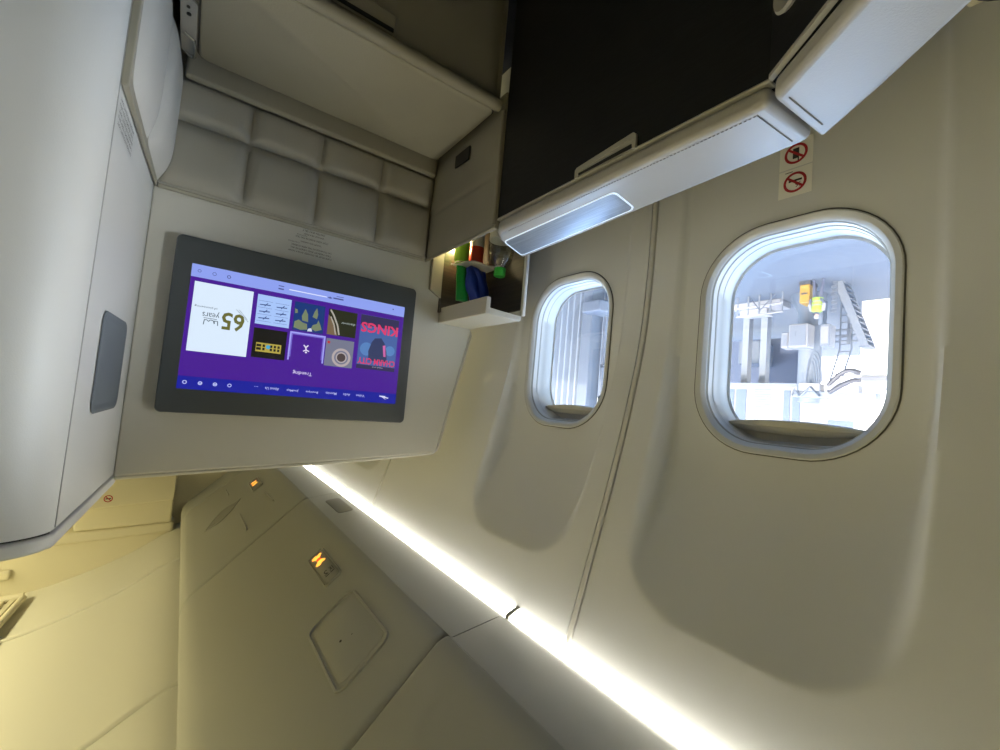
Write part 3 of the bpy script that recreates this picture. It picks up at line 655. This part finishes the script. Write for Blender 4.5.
# ------------------------------------------------------------------ open storage cubby and what stands in it
t = thing('storage_cubby', 'open dark lined cubby with a pale lid between monitor wall and window', 'cubby')
b = MB()
b.box(-.742, -.612, 1.205, 1.218, -.60, -.262); b.box(-.742, -.736, .962, 1.218, -.60, -.262); b.box(-.742, -.60, .962, 1.218, -.60, -.588)
build('lining', b, 'nook', t)
b = MB(); b.box(-.748, -.7365, .953, .966, -.60, -.245); build('corner_post', b, 'trim', t, bev=.003)
b = MB(); b.prism([(-.617, .955, -.276), (-.617, .955, -.229), (-.735, .955, -.229), (-.735, .955, -.243), (-.632, .955, -.248), (-.632, .955, -.276)], (0, .263, 0)); build('lid', b, 'front', t, bev=.003, seg=3)
b = MB(); b.prism([(-.622, 1.2175, -.60), (-.574, 1.2175, -.60), (-.574, 1.2175, -.325), (-.622, 1.2175, -.300)], (0, -.012, 0)); build('cheek', b, 'ottoframe', t, bev=.002)
lamp('cubby_lamp', 'POINT', (-.646, 1.192, -.47), .6, (1, .82, .45), shadow_soft_size=.008)
FZ = -.588
t = thing('water_bottle', 'clear plastic water bottle with a green screw cap', 'bottle')
wx, wy = -.692, 1.015
b = MB(); b.lathe((wx, wy, FZ), [(.030, 0), (.036, .004), (.036, .06), (.034, .07), (.036, .08), (.036, .135), (.034, .15), (.036, .165), (.030, .188), (.019, .203), (.0135, .208), (.0135, .215)], 28); build('bottle_body', b, 'clear', t, angle=60)
b = MB(); b.lathe((wx, wy, FZ+.209), [(.0165, 0), (.0165, .020), (.0150, .023)], 28); build('cap', b, mat('green_cap', (.03, .40, .04), .4), t, angle=50)
b = MB(); b.lathe((wx, wy, FZ+.085), [(.0365, 0), (.0365, .045)], 28); build('wrap', b, mat('bottle_wrap', (.55, .55, .5), .5), t, angle=50)
def can(name, x, y, r, h, col, label, cat, colb):
    t = thing(name, label, cat, None)
    b = MB(); b.lathe((x, y, FZ), [(r*.8, 0), (r, .006), (r, h-.012), (r*.84, h-.002)], 24); build('can_body', b, mat(name+'_paint', col, .3, .2), t, angle=50)
    b = MB(); b.lathe((x, y, FZ+h-.003), [(r*.86, 0), (r*.88, .003), (r*.80, .003), (r*.78, 0)], 24); build('can_rim', b, 'chrome', t)
    b = MB(); b.lathe((x, y, FZ+h*.35), [(r*1.01, 0), (r*1.01, h*.3)], 24); build('band', b, mat(name+'_band', colb, .4), t)
can('juice_can', -.641, 1.150, .022, .180, (.30, .60, .05), 'yellow green can at the back corner of the cubby', 'can', (.7, .75, .1))
can('soda_can', -.692, 1.150, .022, .180, (.60, .06, .03), 'red and white can beside the yellow green can', 'can', (.75, .72, .65))
t = tag(build('snack_packet', MB().grid(lambda u, v: (-.626-.032*u-.004*v, 1.150-.004*math.sin(math.pi*u)-.008*v, FZ+.191+.105*v), 12, 20), mat('green_foil', (.015, .30, .04), .3), closed=False), 'slim green packet standing left of the blue bag in the cubby', 'packet')
sol = t.modifiers.new('thickness', 'SOLIDIFY'); sol.thickness = .010
def bagf(u, v):
    tx = u-.5; w = .070-.010*v; bul = .006*(1-(2*u-1)**4)*(1-(2*v-1)**6)
    return (-.693-.022*(v-.5)+tx*w+.003*math.sin(9*v+4*u), 1.135-bul+.002*math.sin(11*u+5*v), FZ+.192+.110*v+.004*math.sin(7*u))
t = thing('snack_bag', 'crumpled blue foil bag on the napkin in the cubby', 'bag')
b = MB(); b.grid(bagf, 24, 32); o = build('foil', b, mat('blue_foil', (.012, .04, .32), .32, bump=(60, .8)), t, closed=False, angle=80)
sol = o.modifiers.new('thickness', 'SOLIDIFY'); sol.thickness = .010; sol.offset = 1
t = tag(build('napkin_fold', MB().grid(lambda u, v: (-.618-.114*u, 1.172-.085*v-.02*u, FZ+.183+.004*math.sin(7*u+3*v)+.010*v*(1-u)), 30, 10), mat('paper_white', (.72, .70, .66), .7), closed=False), 'folded white napkin laid over the cans under the blue bag', 'napkin')
sol = t.modifiers.new('thickness', 'SOLIDIFY'); sol.thickness = .003

# ------------------------------------------------------------------ placards beside the window
def WP(y, z, o): return (Xr(z)+o, y, z)
def placard(label, y0, y1, z0, z1, kind):
    t = thing('placard', label, 'placard')
    b = MB(); b.grid(lambda u, v: WP(y0+(y1-y0)*u, z0+(z1-z0)*v, .0015), 6, 8); build('film', b, 'placard', t, closed=False)
    cy, cz, r = (y0+y1)/2, (z0+z1)/2, .0185
    f = lambda u, v: WP(cy-u, cz+v, .0021)
    b = MB(); b.pts2(ring2(0, 0, r, .0042, 36), f); b.pts2(line2([(-.012, -.010), (.012, .010)], .0040), lambda u, v: WP(cy-u, cz+v, .0026)); build('red_symbol', b, 'signred', t, closed=False)
    b = MB()
    if kind == 'smoke':
        b.pts2(line2([(-.010, -.003), (.011, -.003)], .0036), f)
        for dx in (.004, .009): b.pts2(line2([(dx, .001), (dx-.003, .004), (dx+.001, .007), (dx-.002, .010)], .0011), f)
        b.pts2(line2([(-.016, -.0205), (-.004, -.0205)], .0012), f)
    else:
        b.pts2(poly2([(-.005, -.010), (.005, -.010), (.005, .009), (-.005, .009)]), f); b.pts2(line2([(.004, .008), (.004, .014)], .002), f)
    build('mark', b, 'ink', t, closed=False)
placard('no smoking placard with a whole red ring below the nearest window', .306, .359, -.463, -.412, 'smoke')
placard('red ring placard half hidden behind the armrest pad', .306, .359, -.516, -.465, 'phone')

# ------------------------------------------------------------------ outside: apron, boarding bridge, ground gear, worker
G = -6.6
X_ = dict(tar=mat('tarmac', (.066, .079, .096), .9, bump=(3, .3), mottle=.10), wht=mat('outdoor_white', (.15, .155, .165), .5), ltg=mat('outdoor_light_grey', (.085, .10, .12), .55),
          sun=mat('sunlit_white', (.85, .85, .84), .6), rib=mat('ribbed_panel', (.15, .175, .20), .6), mid=mat('outdoor_grey', (.05, .062, .08), .6), shadow=mat('bridge_shadow', (.016, .028, .06), .6), yel=mat('outdoor_yellow', (.22, .125, .008), .5), blk=mat('outdoor_black', (.02, .02, .025), .6),  # sun is a brighter copy of the white, sunlight put into its colour
          glass=mat('bridge_glass', (.04, .06, .09), .6), bark=mat('outdoor_concrete', (.6, .6, .58), .8))
b = MB(); b.box(-160, 20, -90, 140, G-.3, G); struct(build('ground', b, X_['tar']))
def bx(*q): return MB().box(*q)
# terminal facade
t = thing('terminal_building', 'bright white terminal building filling the background outside the window', 'building')
b = MB(); b.box(-60, -46, -60, 20.5, G, 12); build('wall', b, X_['sun'], t)
b = MB()
for i in range(18): b.box(-45.95, -45.8, -40+3.3*i, -38.2+3.3*i, -1.0, 5.0)
build('window_band', b, X_['glass'], t)
b = MB(); b.box(-46.2, -45.6, -60, 20.5, 15.4, 16.3); build('parapet', b, X_['ltg'], t)
# service hut on the right
t = thing('service_hut', 'white boxy service hut behind the boarding stairs', 'hut')
b = MB(); b.box(-33, -27, -6, 7.35, G, -2.8); build('wall', b, X_['sun'], t)
b = MB(); b.box(-33.2, -26.7, -6.2, 7.5, -2.8, -2.55); build('roof', b, X_['wht'], t)
# boarding bridge
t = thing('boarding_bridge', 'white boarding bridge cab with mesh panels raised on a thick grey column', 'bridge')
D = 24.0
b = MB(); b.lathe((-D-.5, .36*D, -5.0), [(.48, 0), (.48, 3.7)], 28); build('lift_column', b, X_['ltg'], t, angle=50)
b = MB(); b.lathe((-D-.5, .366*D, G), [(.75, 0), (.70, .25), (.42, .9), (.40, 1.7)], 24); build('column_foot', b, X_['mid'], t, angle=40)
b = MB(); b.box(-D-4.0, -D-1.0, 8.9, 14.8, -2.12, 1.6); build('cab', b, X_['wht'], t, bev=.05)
b = MB()
for i in range(12):
    for j in range(9): b.box(-D-.985, -D-.97, 10.5+.075*i, 10.545+.075*i, -1.95+.13*j, -1.88+.13*j)
build('mesh_holes', b, X_['mid'], t, stuff=True)
for y0, y1 in ((9.15, 9.5), (9.6, 9.9), (11.75, 12.3), (12.4, 12.9)):
    b = MB(); b.box(-D-.99, -D-.95, y0, y1, -1.9, .9); build('window', b, X_['glass'], t)
b = MB(); b.box(-D-1.0, -D-.9, 8.8, 14.9, -2.25, -2.1); build('sill', b, X_['ltg'], t)
for q in (.478, .4405):
    b = MB(); y = q*26.5; b.box(-27, -26.5, y-.17, y+.17, G, -2.12); b.box(-27.1, -26.4, y-.3, y+.3, G, G+.15); b.box(-27.05, -26.45, y-.27, y+.27, -2.4, -2.2); build('post', b, X_['ltg'], t)
b = MB(); b.box(-33.0, -32.4, .372*32, .56*32, -6.0, -1.5); build('under_shadow', b, X_['shadow'], t)  # dark blue sheet that paints the shadow under the bridge
b = MB(); b.box(-32.2, -30.2, .448*30.2, .492*30.2, -5.5, -4.0); build('switch_cabinet', b, X_['mid'], t, bev=.04)
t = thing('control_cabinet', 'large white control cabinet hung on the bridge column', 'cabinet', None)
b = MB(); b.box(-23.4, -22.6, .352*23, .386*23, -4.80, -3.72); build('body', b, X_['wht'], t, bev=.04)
b = MB(); b.box(-22.6, -22.56, .355*23, .383*23, -4.72, -3.80); b.box(-22.57, -22.53, .372*23, .378*23, -4.45, -4.25); build('door', b, X_['ltg'], t)
t = thing('junction_box', 'small pale junction box beside the large control cabinet', 'box')
b = MB(); b.box(-23.4, -22.7, .388*23, .401*23, -4.45, -3.72); build('body', b, X_['wht'], t, bev=.03)
b = MB(); b.box(-22.72, -22.68, .390*23, .399*23, -4.35, -3.82); build('door', b, X_['ltg'], t)
t = thing('junction_box', 'narrow grey junction box between the column and the stairs', 'box')
b = MB(); b.box(-23.4, -22.7, .317*23, .333*23, -4.72, -3.72); build('body', b, X_['ltg'], t, bev=.03)
b = MB(); b.box(-22.72, -22.68, .319*23, .331*23, -4.6, -3.85); build('door', b, X_['wht'], t)
# cross beams and hoses on the bridge drive
t = thing('drive_beam', 'pale horizontal beam with clamps across the bridge column', 'beam')
b = MB(); b.box(-23.6, -23.0, .245*23.2, .378*23.2, -1.75, -1.45); build('beam', b, X_['ltg'], t, bev=.03)
b = MB(); b.box(-23.5, -22.9, .330*23.2, .366*23.2, -2.1, -1.75); b.box(-23.5, -22.9, .27*23.2, .32*23.2, -2.05, -1.7); build('carriage', b, X_['wht'], t, bev=.03)
b = MB(); b.tube([(-22.9, .33*23.2, -1.5), (-22.8, .345*23.2, -1.9), (-22.8, .36*23.2, -1.5)], .05, 6); b.tube([(-22.9, .365*23.2, -1.5), (-22.8, .372*23.2, -1.85), (-22.8, .375*23.2, -1.5)], .05, 6); build('clamp', b, X_['mid'], t)
t = thing('hose_loop', 'bundle of hanging grey hose loops beside the bridge column', 'hose')
for i in range(4):
    b = MB(); pts = []
    for k in range(13):
        a_ = math.pi*k/12; pts.append((-22.75+.04*i, .352*23-.010*23*(1-math.cos(a_))*(.7+.25*i)*.9, -2.1-.95*math.sin(a_)-.15*i*math.sin(a_)))
    b.tube(pts, .03, 6); build('hose', b, X_['mid'], t)
t = thing('tyre_guard', 'curved black and white striped guard below the drive beam', 'guard')
for i in range(3):
    b = MB(); pts = [(-22.5, .318*22.6-.048*22.6*k/10, -1.66-.10*i*math.sin(math.pi*k/10)-.55*math.sin(math.pi*.5*k/10)) for k in range(11)]
    b.tube([(x+.05*i, y, z-.14*i) for x, y, z in pts], [.10]*11, 8); build('band', b, X_['blk'] if i != 1 else X_['wht'], t)
# low pipe rails on the apron
t = thing('guard_rail', 'low white pipe guard rail at the foot of the bridge', 'rail')
for z in (G+.55, G+1.0):
    b = MB(); b.tube([(-23.2, .405*23.2, z), (-23.2, .50*23.2, z+.05)], .05, 8); build('pipe', b, X_['wht'], t)
for k in range(5):
    b = MB(); y = (.407+.023*k)*23.2; b.tube([(-23.2, y, G), (-23.2, y, G+1.02)], .045, 8); build('post', b, X_['ltg'], t)
b = MB(); b.tube([(-23.1, .42*23.2, G+.1), (-22.9, .445*23.2, G+.9), (-23.1, .47*23.2, G+.15)], .035, 6); build('brace', b, X_['mid'], t)
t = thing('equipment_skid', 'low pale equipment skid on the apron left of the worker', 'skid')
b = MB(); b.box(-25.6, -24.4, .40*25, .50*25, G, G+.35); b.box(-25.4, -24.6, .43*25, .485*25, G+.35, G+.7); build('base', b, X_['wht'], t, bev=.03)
# boarding stairs
t = thing('boarding_stairs', 'pale blue grey boarding stairs leaning up behind the worker', 'stairs')
D = 22.8
for dx in (0, 1.0):
    b = MB(); b.prism([(-D-dx, .318*D, G), (-D-dx, .304*D, G), (-D-dx, .262*D, -3.7), (-D-dx, .273*D, -3.7)], (-.12, 0, 0)); build('stringer', b, X_['ltg'], t)
b = MB()
for k in range(12):
    y = .311*D-(.311-.268)*D*k/11; z = G+2.9*k/11; b.box(-D-1.0, -D-.05, y-.18, y+.18, z, z+.06)
build('treads', b, X_['mid'], t)
b = MB()
for k in range(8): b.box(-D+.0, -D+.06, .311*D, .318*D+.06*(k % 2), G+.18*k, G+.18*k+.12)
build('toothed_side', b, X_['mid'], t)
t = thing('truss_ladder', 'short lattice ladder standing against the hut', 'ladder')
for dy in (0, .45):
    b = MB(); b.tube([(-25.0, .286*25+dy, -3.9), (-25.0, .300*25+dy, -2.4)], .04, 6); b.tube([(-25.0, .286*25+dy, G), (-25.0, .286*25+dy, -3.9)], .04, 6); build('stile', b, X_['mid'], t)
for k in range(12):
    b = MB(); z = G+.35*k; o_ = .014*25*max(0, (z+3.9)/1.5); b.tube([(-25.0, .286*25+o_, z), (-25.0, .286*25+.45+o_, z+.02)], .03, 6); build('rung', b, X_['mid'], t)
t = thing('pipe_run', 'stack of long horizontal pipes behind the stairs', 'pipe')
for k in range(3):
    b = MB(); b.tube([(-26, .268*26, -5.0+.28*k), (-26, .352*26, -5.0+.28*k)], .07, 8); build('pipe', b, X_['ltg'], t)
for k in range(2):
    b = MB(); b.box(-26.1, -25.9, (.29+.04*k)*26-.06, (.29+.04*k)*26+.06, G, -4.3); build('stand', b, X_['mid'], t)
t = thing('equipment_crate', 'yellow equipment crate with a dark base next to the worker', 'crate')
D = 22.0
b = MB(); b.box(-D-.8, -D, .358*D, .376*D, G+.16, G+1.0); build('body', b, X_['yel'], t, bev=.04)
b = MB(); b.box(-D-.82, -D+.02, .357*D, .377*D, G, G+.17); build('base', b, X_['blk'], t)
b = MB(); b.box(-D-.03, -D+.03, .362*D, .372*D, G+.55, G+.62); build('handle', b, X_['blk'], t)

# worker in a yellow vest
t = thing('person', 'worker in a yellow high visibility vest and dark trousers standing on the apron', 'person')
px, py = -22.0, .3435*22.0
def skin_body(name, verts, edges, radii, m, parent, sub=2):
    me = bpy.data.meshes.new(name)
    xs = [v[0] for v in verts]; o0 = Vector((px, py, G+EYE))
    me.from_pydata([(v[0], v[1], v[2]) for v in verts], edges, [])
    o = bpy.data.objects.new(name, me); COL.objects.link(o); o.location = o0; OR[o.name] = o0; o.parent = parent
    md = o.modifiers.new('skin', 'SKIN'); md.use_smooth_shade = True
    bm = bmesh.new(); bm.from_mesh(me); ly = bm.verts.layers.skin.verify(); bm.verts.ensure_lookup_table()
    for v, r in zip(bm.verts, radii): v[ly].radius = r if isinstance(r, tuple) else (r, r)
    bm.verts[0][ly].use_root = True; bm.to_mesh(me); bm.free()
    sb = o.modifiers.new('sub', 'SUBSURF'); sb.levels = sub; sb.render_levels = sub
    me.materials.append(m); return o
V_ = [(0, 0, .93), (0, 0, 1.15), (.0, 0, 1.38), (.02, 0, 1.50), (.03, 0, 1.62),
      (0, .10, .88), (.03, .13, .48), (-.02, .15, .08), (.10, .16, .04), (0, -.10, .88), (.02, -.15, .48), (-.04, -.19, .08), (.08, -.21, .04),
      (0, .20, 1.40), (.05, .27, 1.14), (.20, .20, .98), (.27, .16, .95), (0, -.20, 1.40), (.05, -.28, 1.14), (.20, -.22, .98), (.27, -.18, .95)]
E_ = [(0, 1), (1, 2), (2, 3), (3, 4), (0, 5), (5, 6), (6, 7), (7, 8), (0, 9), (9, 10), (10, 11), (11, 12), (2, 13), (13, 14), (14, 15), (15, 16), (2, 17), (17, 18), (18, 19), (19, 20)]
R_ = [(.13, .15), (.12, .145), (.13, .17), .055, .095, .095, .068, .05, .045, .095, .068, .05, .045, .065, .05, .04, .04, .065, .05, .04, .04]
skin_body('body', V_, E_, R_, mat('worker_clothes', (.045, .05, .075), .8), t)
skin_body('head', [(.035, 0, 1.55), (.04, 0, 1.66), (.035, 0, 1.74)], [(0, 1), (1, 2)], [.05, (.095, .085), (.075, .07)], mat('worker_skin', (.42, .26, .19), .6), t)
b = MB(); b.lathe((px+.03, py, G+1.66), [(.105, .0), (.11, .05), (.085, .11), (.04, .135)], 18); build('hair', b, X_['wht'], t)
vest = [(.175, 1.50, .10), (.20, 1.44, .21), (.205, 1.30, .215), (.19, 1.12, .20), (.195, .90, .205), (.20, .86, .21)]
b = MB(); b.loft([[(px+rx*math.cos(2*math.pi*k/24), py+ry*math.sin(2*math.pi*k/24), G+z) for k in range(24)] for rx, z, ry in vest], False, False)
vs_ = build('vest', b, mat('hi_vis', (.18, .28, .012), .6), t, closed=False)
for z in (1.0, 1.16):
    b = MB(); b.loft([[(px+.203*math.cos(2*math.pi*k/24), py+.213*math.sin(2*math.pi*k/24), G+z+d) for k in range(24)] for d in (0, .05)], False, False); build('reflective_band', b, X_['wht'], vs_, closed=False)
for s in (1, -1):
    b = MB(); b.tube([(px, py+s*.19, G+1.42), (px+.03, py+s*.25, G+1.25), (px+.05, py+s*.275, G+1.12)], [.085, .075, .066], 12); build('sleeve', b, X_['wht'], t)

# terminal tunnel seen through the second window: ribbed pale wall, post and glazed end
t = thing('tunnel_section', 'pale ribbed boarding tunnel wall close outside the farther window', 'tunnel')
D = 8.5
b = MB(); n = 20; y0, y1 = .965*D, 1.5*D
pts = []
for i in range(n*4+1):
    y = y0+(y1-y0)*i/(n*4); pts.append((-D-(.12 if (i//2) % 2 else 0), y))
b.loft([[(x, y, z) for x, y in pts]+[(-D-.4, y1, z), (-D-.4, y0, z)] for z in (-3.4, 1.5)]); build('ribbed_wall', b, X_['rib'], t, angle=20)
b = MB(); b.box(-D-.2, -D+.25, .915*D, .955*D, -3.4, 1.5); build('post', b, X_['ltg'], t, bev=.03)
b = MB(); b.box(-D-.3, -D-.1, .80*D, .905*D, -.4, -.32); b.box(-D-.3, -D-.1, .80*D, .905*D, -1.2, -1.12); b.box(-D-.3, -D-.1, .895*D, .905*D, -3.4, 1.5); build('glazing_bars', b, X_['ltg'], t)
b = MB(); b.box(-D-.5, -D+.4, .80*D, 1.5*D, -3.65, -3.4); build('deck', b, X_['ltg'], t)
b = MB(); b.box(-D-.4, -D+.5, .86*D, .93*D, -2.75, -2.45); build('bracket', b, X_['ltg'], t, bev=.04)
for y in (.84*D, 1.4*D):
    b = MB(); b.box(-D-.35, -D+.05, y-.2, y+.2, G, -3.65); build('leg', b, X_['ltg'], t)

# ------------------------------------------------------------------ put each thing's origin at its base
def kids(o): return [c for c in bpy.data.objects if c.parent == o]
CH = {}
for o in bpy.data.objects:
    if o.parent: CH.setdefault(o.parent.name, []).append(o)
def allk(o):
    for c in CH.get(o.name, []):
        yield c; yield from allk(c)
for o in list(bpy.data.objects):
    if o.type == 'EMPTY' and not o.parent:
        lo = Vector((1e9,)*3); hi = -lo
        for c in allk(o):
            for v in c.data.vertices:
                p = v.co+OR[c.name]
                for i in range(3): lo[i] = min(lo[i], p[i]); hi[i] = max(hi[i], p[i])
        OR[o.name] = Vector(((lo.x+hi.x)/2, (lo.y+hi.y)/2, lo.z)); o.location = OR[o.name]
for o in bpy.data.objects:
    if o.parent: o.location = OR[o.name]-OR[o.parent.name]
